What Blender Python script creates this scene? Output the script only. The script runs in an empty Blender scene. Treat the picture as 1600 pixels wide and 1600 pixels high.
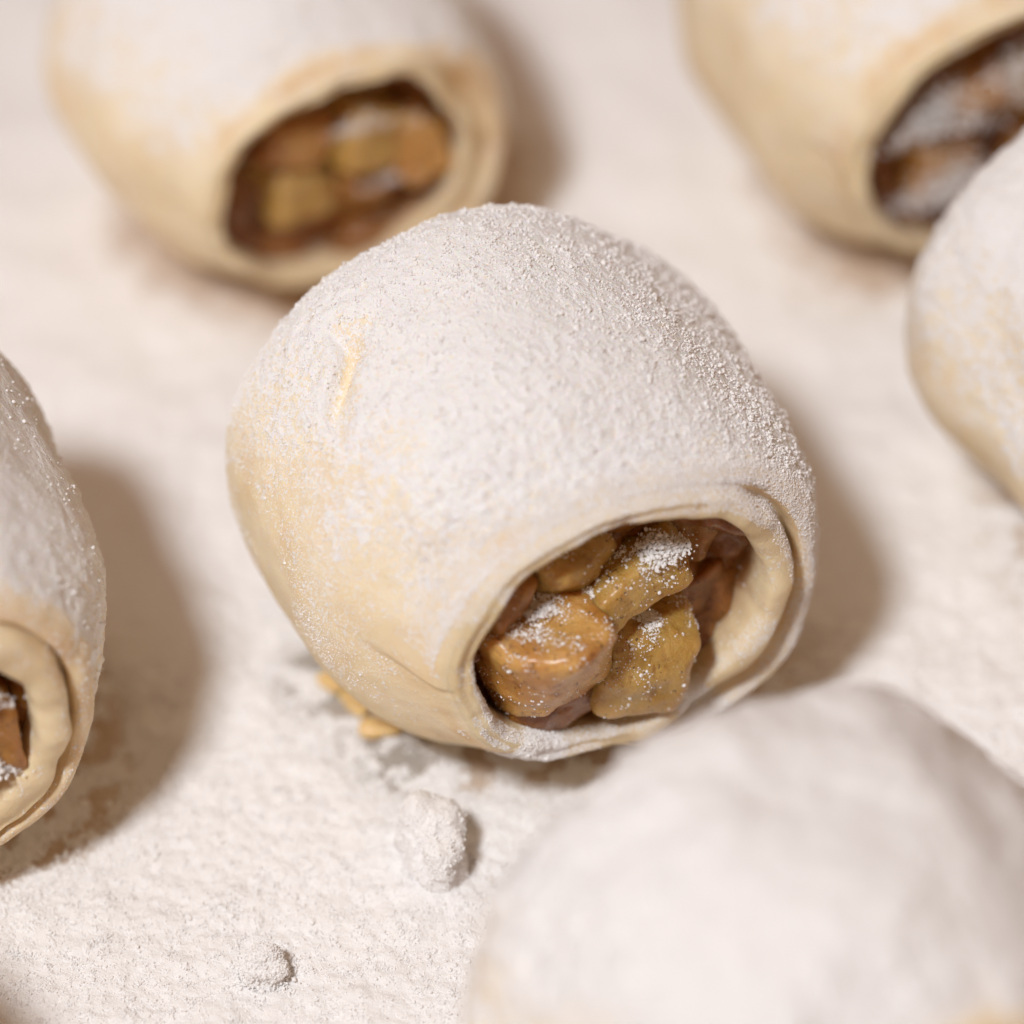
import bpy, math, random
import numpy as np
from mathutils import Vector, Matrix

# ------------------------------------------------------------------ camera, light, exposure
scene = bpy.context.scene
COL = scene.collection
MM = 0.001
rng = np.random.default_rng(7)

PITCH = math.radians(45.0)
FWD = Vector((0, math.cos(PITCH), -math.sin(PITCH)))
UPV = Vector((0, math.sin(PITCH), math.cos(PITCH)))
CAM_D = 0.36
cam_loc = Vector((-0.0017, 0, 0)) + UPV * 0.0138 + FWD * (-0.0261 - CAM_D)
cd = bpy.data.cameras.new('camera')
cam = bpy.data.objects.new('camera', cd)
COL.objects.link(cam)
cam.location = cam_loc
cam.rotation_euler = FWD.to_track_quat('-Z', 'Y').to_euler()
cd.sensor_fit = 'HORIZONTAL'
cd.sensor_width = 24.0
cd.sensor_height = 24.0
cd.lens = 24.0 * CAM_D / 0.086
cd.clip_start = 0.01
cd.clip_end = 20.0
cd.dof.use_dof = True
cd.dof.focus_distance = CAM_D + 0.0008
cd.dof.aperture_fstop = 5.8
cd.dof.aperture_blades = 9
scene.camera = cam

world = bpy.data.worlds.new('World')
scene.world = world
world.use_nodes = True
bg = world.node_tree.nodes['Background']
bg.inputs['Color'].default_value = (1.0, 0.52, 0.23, 1)
bg.inputs['Strength'].default_value = 0.23


def area(name, frm, to, size, power, col):
    ld = bpy.data.lights.new(name, 'AREA')
    ld.shape = 'DISK'
    ld.size = size
    ld.energy = power
    ld.color = col
    o = bpy.data.objects.new(name, ld)
    COL.objects.link(o)
    o.location = frm
    o.rotation_euler = (Vector(to) - Vector(frm)).to_track_quat('-Z', 'Y').to_euler()
    return o


def polar(az, el, d):
    az, el = math.radians(az), math.radians(el)
    return (d * math.cos(el) * math.cos(az), d * math.cos(el) * math.sin(az), d * math.sin(el))


# warm lamp in front and to the left, soft cool fill from an unseen source behind and above
area('key_lamp', polar(236, 58, 1.0), (0, 0, 0.01), 0.15, 7.6, (0.935, 0.965, 1.0))
area('fill_light', polar(140, 60, 1.3), (0, 0, 0.01), 0.9, 1.0, (0.96, 0.96, 1.0))

vs = scene.view_settings
vs.view_transform = 'Standard'
vs.look = 'None'
vs.exposure = 0.0
vs.gamma = 1.0
scene.cycles.use_denoising = True
scene.cycles.max_bounces = 8
scene.cycles.diffuse_bounces = 4
scene.cycles.adaptive_threshold = 0.02
scene.cycles.sample_clamp_indirect = 4.0


# ------------------------------------------------------------------ noise helpers
def _hash(ix, iy, iz, s):
    h = (ix.astype(np.uint32) * np.uint32(374761393)) ^ (iy.astype(np.uint32) * np.uint32(668265263)) \
        ^ (iz.astype(np.uint32) * np.uint32(2147483647)) ^ np.uint32((s * 2654435761 + 12345) & 0xFFFFFFFF)
    h = (h ^ (h >> np.uint32(13))) * np.uint32(1274126177)
    h = (h ^ (h >> np.uint32(15))) * np.uint32(2246822519)
    return h ^ (h >> np.uint32(16))


_G = np.array([(1, 1, 0), (-1, 1, 0), (1, -1, 0), (-1, -1, 0), (1, 0, 1), (-1, 0, 1), (1, 0, -1), (-1, 0, -1),
               (0, 1, 1), (0, -1, 1), (0, 1, -1), (0, -1, -1), (1, 1, 0), (-1, 1, 0), (0, -1, 1), (0, -1, -1)],
              dtype=np.float32)


def noise(p, scale, seed=0):
    """gradient noise, p in metres (n,3), scale = wavelength in mm, about -1..1"""
    q = (p / (scale * MM)).astype(np.float32) + 1000.0
    i = np.floor(q).astype(np.int64)
    f = (q - i).astype(np.float32)
    w = f * f * f * (f * (f * 6 - 15) + 10)
    out = np.zeros(len(q), np.float32)
    with np.errstate(over='ignore'):
        for dx in (0, 1):
            wx = w[:, 0] if dx else 1 - w[:, 0]
            for dy in (0, 1):
                wy = w[:, 1] if dy else 1 - w[:, 1]
                for dz in (0, 1):
                    wz = w[:, 2] if dz else 1 - w[:, 2]
                    g = _G[_hash(i[:, 0] + dx, i[:, 1] + dy, i[:, 2] + dz, seed) & np.uint32(15)]
                    out += wx * wy * wz * (g[:, 0] * (f[:, 0] - dx) + g[:, 1] * (f[:, 1] - dy) + g[:, 2] * (f[:, 2] - dz))
    return out


def fbm(p, scale, octaves, seed=0, gain=0.5):
    a, o = 1.0, np.zeros(len(p), np.float32)
    for k in range(octaves):
        o += a * noise(p, scale / 2 ** k, seed + k * 17)
        a *= gain
    return o


def sstep(a, b, x):
    t = np.clip((x - a) / (b - a), 0, 1)
    return t * t * (3 - 2 * t)


def unit(v):
    return v / np.maximum(np.linalg.norm(v, axis=-1, keepdims=True), 1e-12)


# ------------------------------------------------------------------ materials
def new_mat(name):
    m = bpy.data.materials.new(name)
    m.use_nodes = True
    nt = m.node_tree
    return m, nt, nt.nodes['Principled BSDF']


def N(nt, typ, **kw):
    n = nt.nodes.new(typ)
    for k, v in kw.items():
        if k in n.inputs:
            n.inputs[k].default_value = v
        else:
            setattr(n, k, v)
    return n


def mathn(nt, op, a, b=None, clamp=False):
    n = nt.nodes.new('ShaderNodeMath')
    n.operation = op
    n.use_clamp = clamp
    for i, v in enumerate((a, b)):
        if v is None:
            continue
        if isinstance(v, (int, float)):
            n.inputs[i].default_value = v
        else:
            nt.links.new(v, n.inputs[i])
    return n.outputs[0]


def mixc(nt, fac, a, b):
    n = nt.nodes.new('ShaderNodeMix')
    n.data_type = 'RGBA'
    for sock, v in ((n.inputs[0], fac), (n.inputs[6], a), (n.inputs[7], b)):
        if isinstance(v, (tuple, float, int)):
            sock.default_value = v if not isinstance(v, tuple) else (*v, 1)
        else:
            nt.links.new(v, sock)
    return n.outputs[2]


def tex(nt, scale_mm, detail=3.0, rough=0.55, coord='Object'):
    tc = nt.nodes.new('ShaderNodeTexCoord')
    n = nt.nodes.new('ShaderNodeTexNoise')
    n.inputs['Scale'].default_value = 1000.0 / scale_mm
    n.inputs['Detail'].default_value = detail
    n.inputs['Roughness'].default_value = rough
    nt.links.new(tc.outputs[coord], n.inputs['Vector'])
    return n.outputs['Fac']


def ramp(nt, fac, lo, hi):
    n = nt.nodes.new('ShaderNodeMapRange')
    n.interpolation_type = 'SMOOTHSTEP'
    n.inputs['From Min'].default_value = lo
    n.inputs['From Max'].default_value = hi
    nt.links.new(fac, n.inputs['Value'])
    return n.outputs[0]


def bump(nt, height, dist_mm, strength=1.0, prev=None):
    n = nt.nodes.new('ShaderNodeBump')
    n.inputs['Distance'].default_value = dist_mm * MM
    n.inputs['Strength'].default_value = strength
    nt.links.new(height, n.inputs['Height'])
    if prev is not None:
        nt.links.new(prev, n.inputs['Normal'])
    return n.outputs['Normal']


SUGAR = (0.93, 0.91, 0.90)


def dusted(name, base_lo, base_hi, brown, sss=0.25, relief=0.30, mottle=0.17, crisp=True):
    """dough (or paper) under icing sugar; the mesh attribute 'sugar' says how much lies on it"""
    m, nt, b = new_mat(name)
    at = nt.nodes.new('ShaderNodeAttribute')
    at.attribute_name = 'sugar'
    ab = nt.nodes.new('ShaderNodeAttribute')
    ab.attribute_name = 'bake'
    mid = tex(nt, 1.7, 2, 0.6)
    fine = tex(nt, 0.38, 3, 0.65)
    base = mixc(nt, ramp(nt, tex(nt, 6.0, 1), 0.35, 0.65), base_lo, base_hi)
    base = mixc(nt, mathn(nt, 'MULTIPLY', ramp(nt, mid, 0.45, 0.72), mottle), base, brown)      # faint baked mottling
    base = mixc(nt, ab.outputs['Fac'], base, brown)
    if crisp:       # fine specks of sugar, dense on top and thinning out down the sides
        n = mathn(nt, 'ADD', mathn(nt, 'MULTIPLY', mathn(nt, 'SUBTRACT', fine, 0.5), 2.4), mathn(nt, 'MULTIPLY', mathn(nt, 'SUBTRACT', mid, 0.5), 1.3))
        fac = ramp(nt, mathn(nt, 'ADD', at.outputs['Fac'], n), 0.20, 0.66)
        thin = mathn(nt, 'MULTIPLY', at.outputs['Fac'], 0.35, True)
    else:
        n = mathn(nt, 'ADD', mathn(nt, 'MULTIPLY', fine, 0.70), mathn(nt, 'MULTIPLY', mid, 0.50))
        fac = ramp(nt, mathn(nt, 'SUBTRACT', mathn(nt, 'ADD', at.outputs['Fac'], n), 0.60), 0.15, 0.90)
        thin = mathn(nt, 'MULTIPLY', at.outputs['Fac'], 0.62, True)
    fac = mathn(nt, 'MAXIMUM', fac, thin)
    nt.links.new(mixc(nt, fac, base, SUGAR), b.inputs['Base Color'])
    b.inputs['Roughness'].default_value = 0.75
    b.inputs['Specular IOR Level'].default_value = 0.10
    if sss:
        b.inputs['Subsurface Weight'].default_value = sss
        b.inputs['Subsurface Radius'].default_value = (1.0, 0.55, 0.25)
        b.inputs['Subsurface Scale'].default_value = 1.2 * MM
    hs = mathn(nt, 'MULTIPLY', fine, mathn(nt, 'ADD', mathn(nt, 'MULTIPLY', at.outputs['Fac'], 0.6), 0.35))
    nrm = bump(nt, mathn(nt, 'ADD', hs, mathn(nt, 'MULTIPLY', mid, 0.08)), relief, 0.9)
    nt.links.new(nrm, b.inputs['Normal'])
    return m


M_DOUGH = dusted('baked_dough', (0.92, 0.765, 0.51), (0.945, 0.81, 0.58), (0.74, 0.47, 0.22), .22)
M_DOUGH_FAR = dusted('plain_baked_dough', (0.92, 0.765, 0.51), (0.945, 0.81, 0.58), (0.74, 0.47, 0.22), 0)
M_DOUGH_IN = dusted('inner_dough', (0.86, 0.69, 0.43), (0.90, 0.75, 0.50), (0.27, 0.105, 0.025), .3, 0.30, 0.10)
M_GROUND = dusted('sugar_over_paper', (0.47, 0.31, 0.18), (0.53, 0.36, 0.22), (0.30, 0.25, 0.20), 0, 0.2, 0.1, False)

M_SUGAR, nt, b = new_mat('icing_sugar')
b.inputs['Base Color'].default_value = (*SUGAR, 1)
b.inputs['Roughness'].default_value = 0.9
b.inputs['Specular IOR Level'].default_value = 0.15


def apple_mat(name, c0, c1, c2, rough=0.38):
    m, nt, b = new_mat(name)
    c = mixc(nt, ramp(nt, tex(nt, 3.5, 2), 0.35, 0.68), c0, c1)
    c = mixc(nt, ramp(nt, tex(nt, 1.3, 4, 0.7), 0.54, 0.76), c, c2)
    sp = mathn(nt, 'GREATER_THAN', tex(nt, 0.45, 2), 0.675)
    c = mixc(nt, mathn(nt, 'MULTIPLY', sp, 0.8), c, (0.09, 0.035, 0.012))
    nt.links.new(c, b.inputs['Base Color'])
    b.inputs['Subsurface Weight'].default_value = 0.7
    b.inputs['Subsurface Radius'].default_value = (1.0, 0.42, 0.12)
    b.inputs['Subsurface Scale'].default_value = 2.2 * MM
    b.inputs['Roughness'].default_value = rough
    b.inputs['Coat Weight'].default_value = 0.35
    b.inputs['Coat Roughness'].default_value = 0.23
    nt.links.new(bump(nt, tex(nt, 0.6, 4, 0.7), 0.28, 1.0), b.inputs['Normal'])
    return m


M_AMBER = apple_mat('amber_apple', (0.53, 0.24, 0.048), (0.69, 0.39, 0.11), (0.28, 0.095, 0.018))
M_GREEN = apple_mat('yellow_apple', (0.50, 0.28, 0.055), (0.65, 0.415, 0.125), (0.33, 0.14, 0.03))
M_BROWN = apple_mat('brown_apple', (0.36, 0.15, 0.025), (0.48, 0.23, 0.05), (0.17, 0.06, 0.012))
M_SYRUP = apple_mat('cinnamon_syrup', (0.27, 0.09, 0.012), (0.38, 0.145, 0.022), (0.13, 0.038, 0.007), 0.14)
M_SYRUP.node_tree.nodes['Principled BSDF'].inputs['Coat Weight'].default_value = 0.7

m, nt, b = new_mat('caramel')
b.inputs['Base Color'].default_value = (0.80, 0.55, 0.25, 1)
b.inputs['Roughness'].default_value = 0.35
b.inputs['Subsurface Weight'].default_value = 0.4
b.inputs['Subsurface Radius'].default_value = (1, .5, .15)
b.inputs['Subsurface Scale'].default_value = 1.5 * MM
M_CARAMEL = m


# ------------------------------------------------------------------ mesh helpers
def mesh_obj(name, verts, faces, mat, parent=None, attrs=None, smooth=True):
    me = bpy.data.meshes.new(name)
    verts = np.asarray(verts, np.float32)
    faces = np.asarray(faces, np.int32)
    k = faces.shape[1]
    me.vertices.add(len(verts))
    me.vertices.foreach_set('co', verts.ravel())
    me.loops.add(faces.size)
    me.loops.foreach_set('vertex_index', faces.ravel())
    me.polygons.add(len(faces))
    me.polygons.foreach_set('loop_start', np.arange(0, faces.size, k, dtype=np.int32))
    me.update(calc_edges=True)
    me.validate()
    me.polygons.foreach_set('use_smooth', np.full(len(me.polygons), smooth, dtype=bool))
    for an, av in (attrs or {}).items():
        a = me.attributes.new(an, 'FLOAT', 'POINT')
        a.data.foreach_set('value', np.asarray(av, np.float32))
    me.materials.append(mat)
    o = bpy.data.objects.new(name, me)
    COL.objects.link(o)
    if parent is not None:
        o.parent = parent
    return o


def grid_faces(n, m, wrap):
    """n rows, m columns; wrap closes the columns"""
    mm = m if wrap else m - 1
    i, j = np.meshgrid(np.arange(n - 1), np.arange(mm), indexing='ij')
    j2 = (j + 1) % m
    return np.stack([i * m + j, i * m + j2, (i + 1) * m + j2, (i + 1) * m + j], -1).reshape(-1, 4)


def grid_normals(P, wrap):
    """P (n,m,3) -> unit normals by central differences"""
    dv = np.gradient(P, axis=0)
    if wrap:
        du = np.roll(P, -1, 1) - np.roll(P, 1, 1)
    else:
        du = np.gradient(P, axis=1)
    return unit(np.cross(du, dv))


def grain_tree():
    """each point of the mesh becomes one small irregular sugar crystal"""
    ng = bpy.data.node_groups.new('sugar_crystals', 'GeometryNodeTree')
    ng.interface.new_socket('Geometry', in_out='INPUT', socket_type='NodeSocketGeometry')
    ng.interface.new_socket('Geometry', in_out='OUTPUT', socket_type='NodeSocketGeometry')
    nd, ln = ng.nodes, ng.links
    gi, go = nd.new('NodeGroupInput'), nd.new('NodeGroupOutput')
    ico = nd.new('GeometryNodeMeshIcoSphere')
    ico.inputs['Subdivisions'].default_value = 1
    ico.inputs['Radius'].default_value = 1.0
    sm = nd.new('GeometryNodeSetMaterial')
    sm.inputs['Material'].default_value = M_SUGAR
    ln.new(ico.outputs['Mesh'], sm.inputs['Geometry'])
    ip = nd.new('GeometryNodeInstanceOnPoints')
    rr = nd.new('FunctionNodeRandomValue')
    rr.data_type = 'FLOAT_VECTOR'
    rr.inputs[0].default_value = (0, 0, 0)
    rr.inputs[1].default_value = (6.28, 6.28, 6.28)
    na_ = nd.new('GeometryNodeInputNamedAttribute')
    na_.data_type = 'FLOAT_VECTOR'
    na_.inputs['Name'].default_value = 'size'
    ln.new(gi.outputs[0], ip.inputs['Points'])
    ln.new(sm.outputs[0], ip.inputs['Instance'])
    ln.new(rr.outputs[0], ip.inputs['Rotation'])
    ln.new(na_.outputs[0], ip.inputs['Scale'])
    ln.new(ip.outputs[0], go.inputs[0])
    return ng


GRAIN_TREE = grain_tree()


def grains(name, pts, radii, parent=None, seed=0):
    """a dusting of small irregular crystals"""
    r = np.random.default_rng(seed)
    n = len(pts)
    me = bpy.data.meshes.new(name)
    me.vertices.add(n)
    me.vertices.foreach_set('co', np.asarray(pts, np.float32).ravel())
    a = me.attributes.new('size', 'FLOAT_VECTOR', 'POINT')
    a.data.foreach_set('vector', (r.uniform(.6, 1.35, (n, 3)) * np.asarray(radii)[:, None]).astype(np.float32).ravel())
    me.materials.append(M_SUGAR)
    o = bpy.data.objects.new(name, me)
    COL.objects.link(o)
    o.modifiers.new('crystals', 'NODES').node_group = GRAIN_TREE
    if parent is not None:
        o.parent = parent
    o['kind'] = 'stuff'
    return o


def bspline(K, n, dens=None):
    """clamped uniform cubic B-spline basis (n,K); dens weights the sampling per span"""
    knots = np.concatenate([[0] * 3, np.arange(K - 2), [K - 3] * 3]).astype(float)
    if dens is None:
        t = np.linspace(0, K - 3, n)
    else:
        c = np.concatenate([[0], np.cumsum(dens)])
        t = np.interp(np.linspace(0, c[-1], n), c, np.linspace(0, K - 3, len(c)))
    t = np.clip(t, 0, K - 3 - 1e-9)
    B = [((t >= knots[i]) & (t < knots[i + 1])).astype(float) for i in range(K + 3)]
    for d in range(1, 4):
        nb = []
        for i in range(K + 3 - d):
            a = knots[i + d] - knots[i]
            c = knots[i + d + 1] - knots[i + 1]
            v = 0
            if a > 0:
                v = v + (t - knots[i]) / a * B[i]
            if c > 0:
                v = v + (knots[i + d + 1] - t) / c * B[i + 1]
            nb.append(v)
        B = nb
    return np.stack(B, 1), t


def per(ang, keys):
    """periodic smooth interpolation over degrees"""
    k = sorted(keys)
    xs = np.array([a for a, _ in k] , float)
    ys = np.array([v for _, v in k], float)
    x = np.concatenate([xs - 360, xs, xs + 360])
    y = np.concatenate([ys, ys, ys])
    g = np.arange(-30, 391, 1.0)
    v = np.interp(g, x, y)
    ker = np.hanning(21)
    ker /= ker.sum()
    v = np.convolve(np.pad(v, 10, mode='edge'), ker, 'valid')
    return np.interp(ang % 360, g, v)


# ------------------------------------------------------------------ a filled pastry roll
def lumpy_piece(name, c, half, rot, mat, parent, seed, power=2.8, res=48, dents=0.5):
    """apple cube cooked soft: rounded block, uneven faces"""
    th = np.linspace(0, math.pi, res)
    ph = np.linspace(0, 2 * math.pi, 2 * res, endpoint=False)
    T, Ph = np.meshgrid(th, ph, indexing='ij')
    d = np.stack([np.sin(T) * np.cos(Ph), np.sin(T) * np.sin(Ph), np.cos(T)], -1).reshape(-1, 3)
    rs = np.random.default_rng(seed + 900)
    nm = np.concatenate([np.eye(3), -np.eye(3), unit(rs.normal(0, 1, (5, 3)))]) + rs.normal(0, .16, (11, 3))
    nm = unit(nm)
    hh = np.concatenate([rs.uniform(.82, 1.05, 6), rs.uniform(.95, 1.2, 5)])
    k_ = power * 4.5
    r = (np.clip(d @ nm.T / hh, 0, None) ** k_).sum(1) ** (-1 / k_)
    p = d * r[:, None] * np.array(half) * MM
    q = p + seed * 0.037
    p = p + d * (fbm(q, 5, 3, seed) * dents + fbm(q, 1.8, 3, seed + 5, .6) * 0.20)[:, None] * MM
    R = np.array(Matrix.Rotation(rot[2], 3, 'Z') @ Matrix.Rotation(rot[1], 3, 'Y') @ Matrix.Rotation(rot[0], 3, 'X'))
    p = p @ R.T + np.array(c) * MM
    o = mesh_obj(name, p, grid_faces(res, 2 * res, True)[:, ::-1], mat, parent)
    nn = grid_normals(p.reshape(res, 2 * res, 3), True).reshape(-1, 3)
    out = unit(p - np.array(c) * MM)
    nn *= np.sign((nn * out).sum(1))[:, None]
    return o, p, nn


def make_roll(loc, yaw_deg, seed, label, spec):
    na, npf = spec.get('res', (260, 200))
    sc = spec.get('scale', 1.0)
    hx, hy, hz = spec.get('stretch', (1, 1, 1))
    ZC = 21.0                                    # height of the axis, mm
    root = bpy.data.objects.new('pastry_roll', None)
    COL.objects.link(root)
    root.empty_display_size = 0.01
    root.location = loc
    root.rotation_euler = (0, 0, math.radians(yaw_deg))
    root.scale = (sc, sc, sc)
    root['label'] = label
    root['category'] = 'pastry'
    root['group'] = 'sugar dusted apple pastry rolls'

    ang = np.arange(na) / na * 360.0
    g = per(ang, spec.get('groove', [(0, .85), (22, .42), (45, .17), (75, .12), (100, .11), (125, .06), (150, 0), (185, 0),
                                     (268, .0), (282, .35), (295, .8), (320, 1)]))
    thin = per(ang, [(0, 0), (50, .15), (80, .7), (120, .9), (160, .6), (190, .3), (230, .1), (270, 0), (320, 0)])
    op = per(ang, spec.get('opening', [(0, 14.0), (30, 13.7), (76, 13.0), (105, 13.2), (133, 13.7), (169, 13.2), (198, 12.8),
                                       (244, 12.8), (275, 12.4), (298, 12.0), (312, 12.6), (335, 13.6)]))
    outr = per(ang, spec.get('outer', [(0, 19.2), (45, 18.2), (75, 17.0), (105, 16.7), (135, 16.6), (180, 16.4), (225, 16.2), (255, 16.0),
                                       (285, 17.6), (300, 19.0), (325, 20.2)]))
    a3 = np.stack([np.cos(np.radians(ang)), np.sin(np.radians(ang)), np.full(na, seed * 1.7)], 1) * 10 * MM
    wob = fbm(a3, 9, 3, seed + 40)
    wob2 = fbm(a3, 9, 3, seed + 60) + .55 * fbm(a3, 3.5, 2, seed + 63)
    op = op + .45 * fbm(a3, 5, 3, seed + 66)
    lt = (2.7 - 1.3 * thin + .9 * wob) * spec.get('lip', 1.0)                         # lip thickness
    one = np.ones(na)
    # profile control points (x along the axis, r), back to front, round the rim, into the cavity
    mg = 1 - sstep(.02, .3, g)                    # where both turns have fused into one edge
    lx = 18.1 + .9 * wob2 - .5 * thin

    def fuse(a_, b_):
        return (a_[0] * (1 - mg) + b_[0] * mg, a_[1] * (1 - mg) + b_[1] * mg)
    ox = 17.2 + .6 * wob + per(ang, [(0, -1.0), (40, -1.3), (75, -.2), (100, 0), (260, 0), (290, .5), (325, .3)])
    r0, r1 = outr + 1.4, op + 1.5
    ctrl = [(-15 * one, 0 * one), (-15.2 * one, 4 * one), (-16.4 * one, 9 * one), (-17.8 * one, 14 * one),
            (-18.0 * one, 18.6 * one), (-15.8 * one, 22.8 * one), (-11.0 * one, 23.9 * one), (-4 * one, 23.9 * one),
            (3.5 * one, 23.2 * one), (9 * one, 22.0 * one), (13 * one, outr * .93 + 3.1),
            fuse((ox - .8, outr + .6), (15.0, r0 * .8 + r1 * .2)),
            fuse((ox, outr - .4), (15.9, r0 * .6 + r1 * .4)),
            fuse((ox - .1, outr - 1.1 - .7 * g), (16.5, r0 * .45 + r1 * .55)),
            fuse((ox - 3.6 * g, op + lt + .5 + .35 * g), (17.0, r0 * .32 + r1 * .68)),
            fuse((ox + .4 - 4.0 * g, op + lt + .2), (17.4, r0 * .2 + r1 * .8)),
            fuse((ox + 1.0 - 1.4 * g, op + lt + .05), (17.8, r0 * .1 + r1 * .9)),
            fuse((lx - .3, op + lt - .3), (lx - .25, op + 1.15)), fuse((lx + .1, op + .55 * lt), (lx, op + .75)),
            fuse((lx - .1, op + .12 * lt), (lx - .15, op + .2)), (lx - 1.1, op - .1), (14 * one, op + .2), (9 * one, op + .6),
            (5 * one, op - 1), (3 * one, op * .6), (3 * one, 0 * one)]
    ctrl = [(np.asarray(c[0]) * one, np.asarray(c[1]) * one) for c in ctrl]
    slope = per(ang, spec.get('slope', [(0, 0), (180, 0)]))
    ctrl = [(c[0], c[1] + slope * w_) for c, w_ in zip(ctrl, [0, 0, .3, .6, .9, 1, 1, 1, .9, .5, .2] + [0] * 40)]
    CX = np.stack([c[0] for c in ctrl])
    CR = np.stack([c[1] for c in ctrl])
    K = len(ctrl)
    dens = np.interp(np.linspace(0, K - 3, K - 3),
                     [0, 2, 5, 9, 11, 18, 20, 23], [1.0, 1.6, 4.2, 4.2, 3.2, 2.4, 1.6, .7])
    B, tt = bspline(K, npf, dens)
    X = B @ CX * hx
    Rr = B @ CR
    Rr[0] = 0.02
    Rr[-1] = 0.02
    ca, sa = np.cos(np.radians(ang)), np.sin(np.radians(ang))
    Y = Rr * ca * hy
    Z = Rr * sa * .93 * hz
    P = np.stack([X, Y, Z], -1) * MM
    flat = P.reshape(-1, 3)
    # large uneven swelling of hand rolled dough
    big = fbm(flat + seed * .11, spec.get('swell_size', 17), 2, seed) * spec.get('swell', 1.1)
    nrm = grid_normals(P, True).reshape(-1, 3)
    rad = unit(flat * np.array([0.25, 1, 1]))
    outer_w = sstep(0.0, 5.0, (np.repeat(16.0 * hx, len(flat)) - flat[:, 0] / MM)) * (np.repeat(tt, na) < 15)
    flat = flat + rad * (big * (.25 + .75 * outer_w) * MM)[:, None]
    # overlapping edge of the last turn on the left flank, near the mouth
    A_ = np.tile(ang, npf)
    xm = flat[:, 0] / MM
    step = sstep(181 + (xm - 14) * .8, 176 + (xm - 14) * .8, A_) * sstep(9, 15, xm) * sstep(120, 165, A_) * sstep(15.5, 12.0, np.repeat(tt, na))
    flat = flat + rad * (step * .75 * MM)[:, None]
    crease_mask = np.zeros(len(flat))
    if spec.get('crease'):
        x0, a0, ln, dp = spec['crease']
        # short torn fold: sharp on one side, sloping on the other
        s = (xm - x0)
        da = (A_ - a0 - 1.6 * s - 2.2 * np.sin(s * .9)) * math.pi / 180 * 24.0
        w = np.exp(-(s / ln) ** 2) * (np.repeat(tt, na) < 12)
        prof = np.where(da > 0, np.exp(-(da / .45) ** 2), np.exp(-(da / 2.8) ** 2))
        crease_mask = w * prof
        flat = flat - rad * (crease_mask * dp * MM)[:, None]
    # settle on the table: flat underside
    z = flat[:, 2] / MM + ZC * hz
    zmin = 0.15
    k = 1.6
    z = np.where(z < 8, zmin + np.log1p(np.exp(np.clip((z - zmin) / k, -30, 30))) * k, z + k * math.log1p(math.exp(-(8 - zmin) / k)) * 1.0)
    flat[:, 2] = z * MM
    P = flat.reshape(npf, na, 3)
    nrm = grid_normals(P, True).reshape(-1, 3)
    cdir = unit(flat - np.array([0, 0, ZC * hz]) * MM)
    if ((nrm * cdir).sum(1)[:len(flat) // 2]).mean() < 0:
        nrm = -nrm
    tcol = np.repeat(tt, na)
    # how much sugar lies here
    yaw = math.radians(yaw_deg)
    S = np.array(spec.get('sugar_dir', (.28, .30, .91)))
    Sl = np.array([S[0] * math.cos(yaw) + S[1] * math.sin(yaw), -S[0] * math.sin(yaw) + S[1] * math.cos(yaw), S[2]])
    up = nrm @ unit(Sl)
    patch = fbm(flat + seed * .07, 9, 4, seed + 9, .6)
    lo, hi = spec.get('sugar_range', (.02, .72))
    sug = sstep(lo, hi, up + patch * spec.get('patch', .22))
    sug *= np.where(tcol < 13.4, 1 - .90 * sstep(8.9, 10.9, tcol + patch * 1.2), np.where(tcol < 19, .07, .0))
    sug = np.maximum(sug, .16 * sstep(-.55, .1, up + patch * .5) * (tcol < 12))
    sug *= 1 - .62 * np.clip(crease_mask * 1.2, 0, 1)
    for (sx, sa_, rr_, amt) in spec.get('spots', []):          # small drifts or bare rubbed spots
        da = ((A_ - sa_ + 180) % 360 - 180) * math.pi / 180 * 18
        dd = np.sqrt((xm - sx) ** 2 + da ** 2)
        wgt = sstep(rr_ * 1.3, rr_ * .3, dd + patch * rr_ * .6) * (tcol < 20)
        sug = np.clip(sug + amt * wgt, 0, 1)
    # baked colour: warmer at edges and towards the underside
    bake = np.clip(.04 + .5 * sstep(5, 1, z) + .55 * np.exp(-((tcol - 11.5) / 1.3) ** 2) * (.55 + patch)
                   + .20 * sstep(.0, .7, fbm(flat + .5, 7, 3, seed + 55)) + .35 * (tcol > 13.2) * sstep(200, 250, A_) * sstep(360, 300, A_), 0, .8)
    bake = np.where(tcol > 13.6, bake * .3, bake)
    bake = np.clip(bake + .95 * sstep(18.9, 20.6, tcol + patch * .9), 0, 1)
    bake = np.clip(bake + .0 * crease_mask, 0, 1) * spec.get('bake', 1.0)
    # sugar relief: lumpy crust of fine powder
    if spec.get('relief', True):
        ls = spec.get('lump_size', 1.0)
        f = np.clip(noise(flat, 1.5 * ls, seed + 3) * .9 + .25, 0, 2) * .20 + np.clip(noise(flat, .75 * ls, seed + 4) + .1, 0, 2) * .20 \
            + noise(flat, .42, seed + 5) * .11
        side = .55 + 1.3 * sstep(.85, .3, up)
        flat = flat + nrm * (sug * (f * side + .12) * spec.get('lump', 1.0) * MM)[:, None]
        flat = flat + nrm * (fbm(flat, 3.4, 2, seed + 33) * .13 * MM)[:, None]
    F = grid_faces(npf, na, True)
    # split at the bottom of the groove: outer wrap and inner layer are two turns of dough
    kcut = int(np.searchsorted(tt, 13.6))
    row = F[:, 0] // na
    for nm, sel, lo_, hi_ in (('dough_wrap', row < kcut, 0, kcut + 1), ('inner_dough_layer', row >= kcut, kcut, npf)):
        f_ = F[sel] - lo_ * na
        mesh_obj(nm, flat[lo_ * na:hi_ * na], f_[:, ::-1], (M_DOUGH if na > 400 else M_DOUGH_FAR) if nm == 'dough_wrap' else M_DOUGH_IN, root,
                 {'sugar': sug[lo_ * na:hi_ * na], 'bake': bake[lo_ * na:hi_ * na]})
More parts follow.
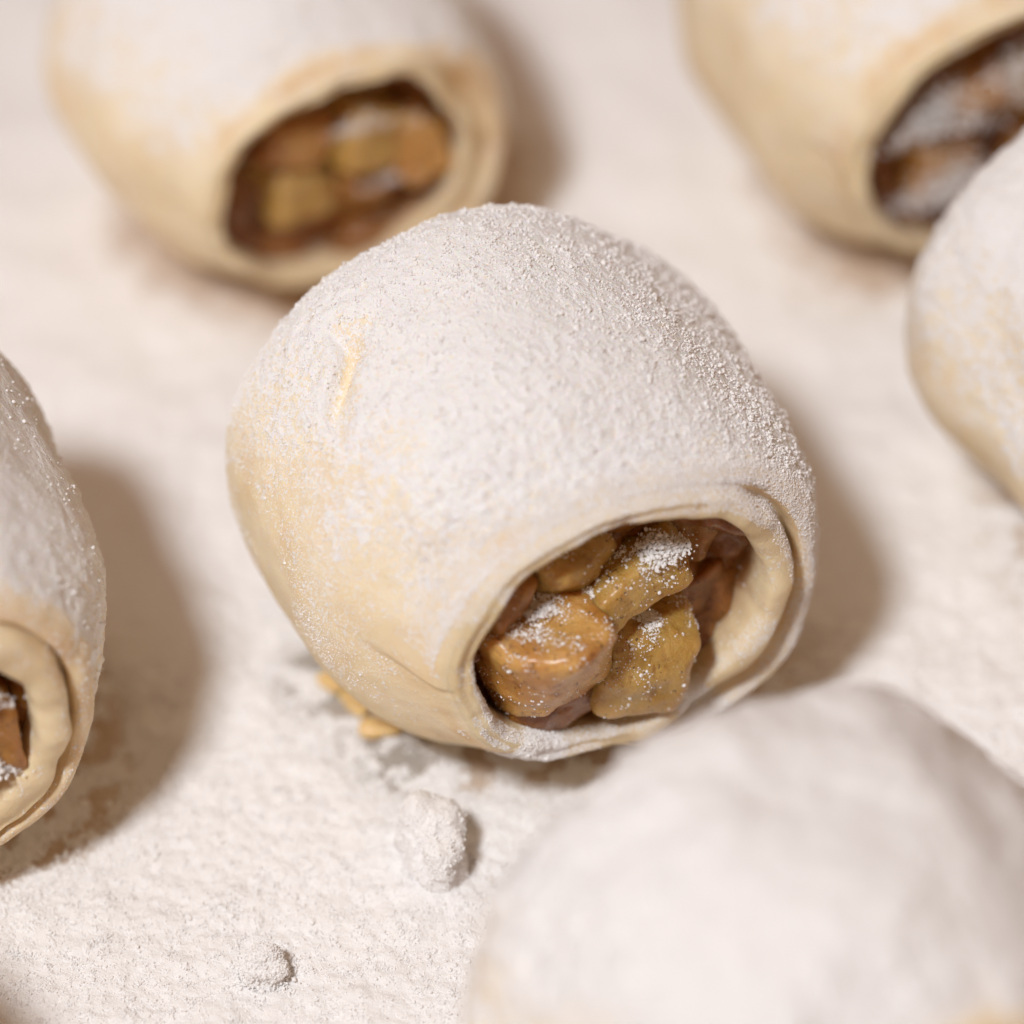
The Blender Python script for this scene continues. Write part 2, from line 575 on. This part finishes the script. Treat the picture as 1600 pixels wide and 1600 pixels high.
    # syrupy mass behind the apple pieces
    nr, nb = 40, 96
    rr = np.linspace(0, 1, nr)[:, None]
    bb = np.linspace(0, 2 * math.pi, nb, endpoint=False)[None]
    ro = np.interp(np.degrees(bb[0]), np.append(ang, 360), np.append(op, op[0]))[None] + .5
    px = np.broadcast_to(11.6 + 2.4 * rr ** 3, (nr, nb)).copy()
    pp = np.stack([px * hx, rr * ro * np.cos(bb) * hy, rr * ro * np.sin(bb) * .93 * hz + ZC * hz], -1).reshape(-1, 3) * MM
    pp[:, 0] += (fbm(pp + seed * .05, 6, 3, seed + 21) * 2.4 + fbm(pp, 1.5, 2, seed + 22) * .3) * MM
    mesh_obj('apple_syrup', pp, grid_faces(nr, nb, True), M_SYRUP, root)
    # apple pieces
    gp, gr = [], []
    r = np.random.default_rng(seed + 100)
    for (c, half, rot, mt, pw, dens_) in spec['apples']:
        cc = (c[0] * hx, c[1] * hy, c[2] * hz + ZC * hz)
        o, p, nn = lumpy_piece('apple_piece', cc, half, [math.radians(v) for v in rot], mt, root, seed + len(gp) * 3 + 11, pw)
        w = (np.clip(nn @ unit(np.array([.35, .1, 1.0])), 0, 1) ** 1.5 + .10) * (p[:, 0] > (cc[0] - .5) * MM) * sstep(-.2, .35, fbm(p, 2.2, 3, seed + 77))
        if dens_ and w.sum() > 0:
            idx = r.choice(len(p), dens_, p=w / w.sum())
            gp.append(p[idx] + unit(np.cross(nn[idx], r.normal(0, 1, (dens_, 3)))) * np.abs(r.normal(0, .22, (dens_, 1))) * MM)
            gr.append(np.clip(r.lognormal(math.log(.05), .5, dens_), .02, .2) * MM)
    for (c, rad_, cnt) in spec.get('heaps', []):               # little heaps of sugar on the fruit
        cc = np.array([c[0] * hx, c[1] * hy, c[2] * hz + ZC * hz])
        d = r.normal(0, 1, (cnt, 3)) * np.array(rad_) * .5
        d[:, 2] = np.abs(d[:, 2]) * (1.1 - np.clip((d[:, 0] ** 2 + d[:, 1] ** 2) / (rad_[1] ** 2), 0, 1)) + fbm(d * MM, 1.2, 2, seed) * .3
        gp.append((cc + d) * MM)
        gr.append(np.clip(r.lognormal(math.log(.09), .4, cnt), .04, .25) * MM)
    # loose crystals over the dough
    ng = spec.get('grains', 0)
    if ng:
        pile = np.clip(noise(flat, .8, seed + 81) * .9 + noise(flat, .45, seed + 82) * .5 + .12, 0, 1.2)
        w = (np.exp(-((sug - .33) / .25) ** 2) + 1.1 * sug * (.05 + pile) * (1 + .8 * noise(flat, 2.6, seed + 71))) * (sug > .015) * (tcol < 20) * (tcol > 3)
        w *= np.gradient(tt).repeat(na)
        idx = r.choice(len(flat), ng, p=w / w.sum())
        rad_ = np.clip(r.lognormal(math.log(.070), .38, ng) * (.45 + .6 * sug[idx]), .025, .24) * MM
        lift = (pile * sug)[idx] * r.uniform(.1, 1, ng) * .30 * MM
        tang = unit(np.cross(nrm[idx], r.normal(0, 1, (ng, 3)))) * (np.abs(r.normal(0, .10, (ng, 1))) * MM)
        gp.append(flat[idx] + nrm[idx] * (rad_ * .3 + lift)[:, None] + tang)
        gr.append(rad_)
    if gp:
        grains('sugar_dusting', np.concatenate(gp), np.concatenate(gr), root, seed)
    return root


# ------------------------------------------------------------------ the surface
ROLLS = dict(  # x, y (mm), yaw
    main=(0.0, 0.0, -65),
    left=(-59.8, -13.5, -68),
    back=(-24.0, 61.0, -64),
    far=(40.7, 65.5, -71),
    right=(59.8, 20.6, -58),
    front=(21.8, -58.0, -60),
    corner=(-66.0, -72.5, -65),
)


def build_surface():
    fx = np.concatenate([np.geomspace(-400, -56, 26)[:-1] if False else -np.geomspace(400, 56, 26)[:-1],
                         np.arange(-56, 56, .22), np.geomspace(56, 400, 26)])
    fy = np.concatenate([-np.geomspace(400, 52, 26)[:-1], np.arange(-52, 20, .22), np.arange(20, 110, .8), np.geomspace(110, 500, 20)])
    Yg, Xg = np.meshgrid(fy, fx, indexing='ij')
    p = np.stack([Xg, Yg, np.zeros_like(Xg)], -1).reshape(-1, 3) * MM
    d = np.full(len(p), 1e3)
    for (x, y, yaw) in ROLLS.values():
        a = math.radians(yaw)
        u = (p[:, 0] / MM - x) * math.cos(a) + (p[:, 1] / MM - y) * math.sin(a)
        v = -(p[:, 0] / MM - x) * math.sin(a) + (p[:, 1] / MM - y) * math.cos(a)
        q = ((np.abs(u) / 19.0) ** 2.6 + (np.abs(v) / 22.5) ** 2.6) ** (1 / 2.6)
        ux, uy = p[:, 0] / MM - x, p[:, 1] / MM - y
        shade_side = np.clip((.92 * ux + .4 * uy) / np.hypot(ux, uy).clip(1e-6), 0, 1)   # shadow side: sugar thinned so the brown paper deepens the cast shade
        d = np.minimum(d, (q - 1) * 20 - 7.5 * shade_side)
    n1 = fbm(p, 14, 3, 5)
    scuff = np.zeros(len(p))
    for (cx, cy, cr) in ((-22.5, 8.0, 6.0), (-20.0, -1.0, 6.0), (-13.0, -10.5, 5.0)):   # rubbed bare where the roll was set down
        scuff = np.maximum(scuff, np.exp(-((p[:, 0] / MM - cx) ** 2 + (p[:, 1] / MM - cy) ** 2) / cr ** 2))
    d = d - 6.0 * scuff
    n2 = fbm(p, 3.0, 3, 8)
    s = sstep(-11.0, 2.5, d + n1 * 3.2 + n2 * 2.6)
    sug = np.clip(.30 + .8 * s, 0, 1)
    lump = .3 + noise(p, 3.2, 3) * .26 + noise(p, 1.6, 4) * .22 + noise(p, .85, 6) * .15 + noise(p, .5, 7) * .07
    far = sstep(70, 40, np.abs(p[:, 0]) / MM) * sstep(60, 25, p[:, 1] / MM)
    p[:, 2] = (s * (.55 + .5 * fbm(p, 22, 2, 12) + .45 * fbm(p, 8, 2, 14)) + s * lump * 1.0 * far - .6) * MM
    F = grid_faces(len(fy), len(fx), False)
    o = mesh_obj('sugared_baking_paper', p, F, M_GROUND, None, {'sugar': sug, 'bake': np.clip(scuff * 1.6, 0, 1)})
    o['kind'] = 'structure'
    o['label'] = 'greyish brown baking paper under a thick drift of icing sugar'
    # loose crystals where the sugar thins out, and crumbs on the drift
    r = np.random.default_rng(3)
    ok = (np.abs(p[:, 0]) < 56 * MM) & (p[:, 1] > -52 * MM) & (p[:, 1] < 30 * MM)
    w = (np.exp(-((s - .35) / .3) ** 2) * 1.0 + .45 * s * (.1 + np.clip(noise(p, 1.0, 91) * .9 + noise(p, .55, 92) * .5 + .15, 0, 1.2)) * (1 + .9 * noise(p, 3.0, 31))) * ok * sstep(12, -15, p[:, 1] / MM).clip(.12, 1) * sstep(-7, -2, d)
    w = np.maximum(w, .9 * ok * (d > -17) * (s < .6) * sstep(-.25, .4, n2))
    n = 230000
    pile = np.clip(noise(p, 1.0, 91) * .9 + noise(p, .55, 92) * .5 + .15, 0, 1.2)
    idx = r.choice(len(p), n, p=w / w.sum())
    rad = np.clip(r.lognormal(math.log(.057), .42, n) * (1 + .7 * (1 - s[idx])), .03, .4) * MM
    pts = p[idx] + np.stack([r.normal(0, .1, n), r.normal(0, .1, n), np.zeros(n)], 1) * MM
    pts[:, 2] += rad * .4 + (pile * s)[idx] * r.uniform(.1, 1, n) * .17 * MM
    o = grains('loose_sugar', pts, rad, None, 5)
    o['label'] = 'loose grains of icing sugar scattered over the baking paper'
    return p, s


# ------------------------------------------------------------------ build
build_surface()

HERO = dict(
    swell=.75, swell_size=20, slope=[(0, -.2), (25, -1.6), (48, -2.4), (70, -1.0), (92, 0), (140, 0), (300, 0)],
    res=(800, 430), crease=(-5.0, 133, 3.6, 1.5), grains=170000, lump=1.0,
    sugar_dir=(.30, .26, .92), sugar_range=(-.33, .88), patch=.30,
    apples=[
        ((14.0, -6.6, -2.4), (5.2, 5.3, 6.4), (8, 10, 12), M_AMBER, 2.0, 2400),
        ((14.6, 2.6, -5.4), (4.8, 4.7, 4.8), (-14, 8, -10), M_GREEN, 3.2, 1700),
        ((13.4, 2.5, 2.9), (3.6, 5.6, 2.5), (10, -14, 6), M_GREEN, 3.0, 600),
        ((12.6, -3.0, 6.0), (3.2, 3.4, 3.4), (25, 10, 20), M_GREEN, 2.6, 420),
        ((9.6, 10.0, 3.4), (3.2, 3.2, 3.8), (15, 0, 30), M_BROWN, 2.6, 60),
        ((11.2, 2.4, 9.4), (3.0, 5.0, 2.8), (0, 20, 0), M_BROWN, 2.6, 60),
        ((10.4, 9.2, -4.6), (3.4, 2.6, 3.6), (0, 0, 20), M_SYRUP, 2.5, 0),
        ((13.4, -4.6, -9.2), (3.4, 5.0, 2.6), (0, 0, 0), M_SYRUP, 2.3, 60),
        ((13.2, -9.6, 4.6), (3.0, 2.8, 3.6), (0, 10, 30), M_BROWN, 2.2, 80),
    ],
    heaps=[((14.8, 4.6, 5.3), (1.5, 2.2, 1.3), 3600), ((15.0, -2.2, 3.6), (.7, .9, .5), 260), ((15.6, -6.4, 3.7), (.9, 1.5, .4), 330)],
    spots=[(17.5, 238, 3.0, .32), (17.5, 300, 2.0, .2)],
)


def plain(seed, **kw):
    r = random.Random(seed)
    mats = [M_AMBER, M_GREEN, M_BROWN, M_GREEN, M_AMBER]
    ap = []
    for i, (u, v) in enumerate(((-6, -4), (3.5, -6), (4.5, 3.5), (-4, 4.5), (9, -1))):
        ap.append(((12.0 + r.uniform(-1, 1.2), u + r.uniform(-.8, .8), v + r.uniform(-.8, .8)),
                   (4.2, r.uniform(3.6, 4.8), r.uniform(3.4, 4.6)),
                   (r.uniform(-25, 25), r.uniform(-20, 20), r.uniform(-20, 20)), mats[(i + seed) % 5], r.uniform(2.4, 3.4), 120))
    d = dict(res=(280, 200), apples=ap, grains=1500)
    d.update(kw)
    return d


def at(k):
    x, y, yaw = ROLLS[k]
    return (x * MM, y * MM, 0), yaw


HERO_ROOT = make_roll(*at('main'), 1, 'whole apple pastry roll in sharp focus at the centre, its open end showing fruit chunks', HERO)
make_roll(*at('left'), 2, 'apple pastry roll cut off by the left picture edge, casting a broad brown shadow',
          plain(3, res=(460, 300), grains=6000, sugar_range=(-.2, .6), lip=1.2, groove=[(0, .5), (40, .3), (65, .1), (100, .05), (150, 0), (268, 0), (300, .45)], outer=[(0, 17.9), (45, 17.8), (90, 17.2), (180, 16.6), (270, 16.4), (320, 17.9)], opening=[(0, 12.7), (40, 12.8), (90, 12.8), (180, 13), (270, 12.2), (320, 12.4)], stretch=(1.08, 1, 1), heaps=[((17.2, 8, -5), (.8, 3, 3), 900), ((17.0, 8, 3), (.8, 3, 3), 500)]))
make_roll(*at('back'), 3, 'blurred apple pastry roll behind the central one, its dark filled opening in view', plain(1, scale=.86, lip=.55, stretch=(1.06, 1, .97), sugar_range=(-.4, .75), bake=1.5, heaps=[((16, 2, 5.5), (1, 3.2, 1.6), 380), ((16, 6.5, -3.5), (1, 4, 1.8), 480), ((15, 8, 3), (1, 2.5, 1.6), 320)], opening=[(0, 14.0), (30, 13.0), (62, 15.5), (80, 14.2), (110, 13.6), (133, 14.8), (169, 15.2), (198, 15.4), (225, 15.0), (244, 14.4), (275, 13.4), (312, 13.4), (335, 13.8)], groove=[(0, .45), (40, .2), (60, .02), (100, 0), (270, 0), (310, .3)]))
make_roll(*at('far'), 4, 'blurred cream pastry roll in the top right corner with sugar inside its opening', plain(4, sugar_range=(-.55, 1.0), bake=1.0, lip=.5, opening=[(0, 14.0), (30, 13.0), (62, 15.5), (80, 14.2), (110, 13.6), (133, 14.8), (169, 15.2), (198, 15.4), (225, 15.0), (244, 14.4), (275, 13.4), (312, 13.4), (335, 13.8)], heaps=[((16.5, -8, 2), (2, 5, 5), 1500), ((16.0, 1, 4), (2, 7, 5), 1500), ((16.5, -6, -7), (2, 6, 5), 1500)], groove=[(0, .3), (60, 0), (300, 0)]))
make_roll(*at('right'), 5, 'blurred pastry roll cut off by the right picture edge, below the top corner one', plain(5, scale=.94, stretch=(1.1, .98, 1), swell=1.6, sugar_range=(-.95, .6)))
make_roll(*at('front'), 6, 'large blurred pastry roll nearest the camera at the bottom right, thick with sugar',
          plain(6, res=(360, 260), grains=3000, sugar_range=(-.75, .45), lump=2.4, lump_size=1.5, swell=1.2, swell_size=12))
make_roll(*at('corner'), 7, 'pastry roll beyond the bottom left corner, of which only a shadow edge shows', plain(7))


# ------------------------------------------------------------------ sugar clumps and leaked filling
def sugar_clump(loc, half, rot, label, seed):
    root = bpy.data.objects.new('sugar_clump', None)
    COL.objects.link(root)
    root.empty_display_size = .004
    root.location = (loc[0] * MM, loc[1] * MM, 0)
    root['label'] = label
    root['category'] = 'sugar clump'
    root['group'] = 'clumps of icing sugar'
    o, p, nn = lumpy_piece('packed_sugar', (0, 0, half[2] * .75), half, [math.radians(v) for v in rot], M_CLUMP, root, seed, .9, 90, 1.35)
    r = np.random.default_rng(seed)
    n = 2600
    w = (nn[:, 2] > -.3) * np.maximum(.001, np.sqrt(np.maximum(0, 1 - nn[:, 2] ** 2)))
    idx = r.choice(len(p), n, p=w / w.sum())
    rad = np.clip(r.lognormal(math.log(.065), .45, n), .03, .3) * MM
    pts = p[idx] + r.normal(0, .07, (n, 3)) * MM
    k = 450
    a_ = r.uniform(0, 6.283, k)
    q = np.abs(r.normal(0, .45, k)) + .75
    base = np.stack([np.cos(a_) * q * half[0], np.sin(a_) * q * half[1], .15 + r.uniform(0, .5, k) * np.clip(1.5 - q, 0, 1)], 1) * MM
    pts = np.concatenate([pts, base])
    rad = np.concatenate([rad, np.clip(r.lognormal(math.log(.10), .5, k), .03, .4) * MM])
    grains('sugar_crumbs', pts, rad, root, seed)
    return root


M_CLUMP, nt, b = new_mat('packed_icing_sugar')
b.inputs['Base Color'].default_value = (*SUGAR, 1)
b.inputs['Roughness'].default_value = 0.9
b.inputs['Specular IOR Level'].default_value = 0.1
nt.links.new(bump(nt, tex(nt, 0.42, 3, 0.65), 0.28, 0.9), b.inputs['Normal'])
sugar_clump((-8.6, -23.5), (2.6, 4.0, 3.4), (14, 0, 25), 'larger egg shaped lump of icing sugar in front of the central roll', 51)
sugar_clump((-22.7, -35.5), (1.9, 1.5, 1.7), (0, 10, 20), 'small crumbled lump of icing sugar near the bottom edge on the left', 52)
for i, (u, v, z_, hf) in enumerate(((-5.6, -16.7, .3, (1.3, 1.5, .8)), (-2.2, -16.0, .3, (1.6, 1.4, .8)), (1.6, -14.9, .2, (1.8, 1.2, .6)))):
    lumpy_piece('leaked_filling', (u, v, z_), hf, (0, 0, .4 * i), M_CARAMEL, HERO_ROOT, 70 + i, 1.0, 40, .9)
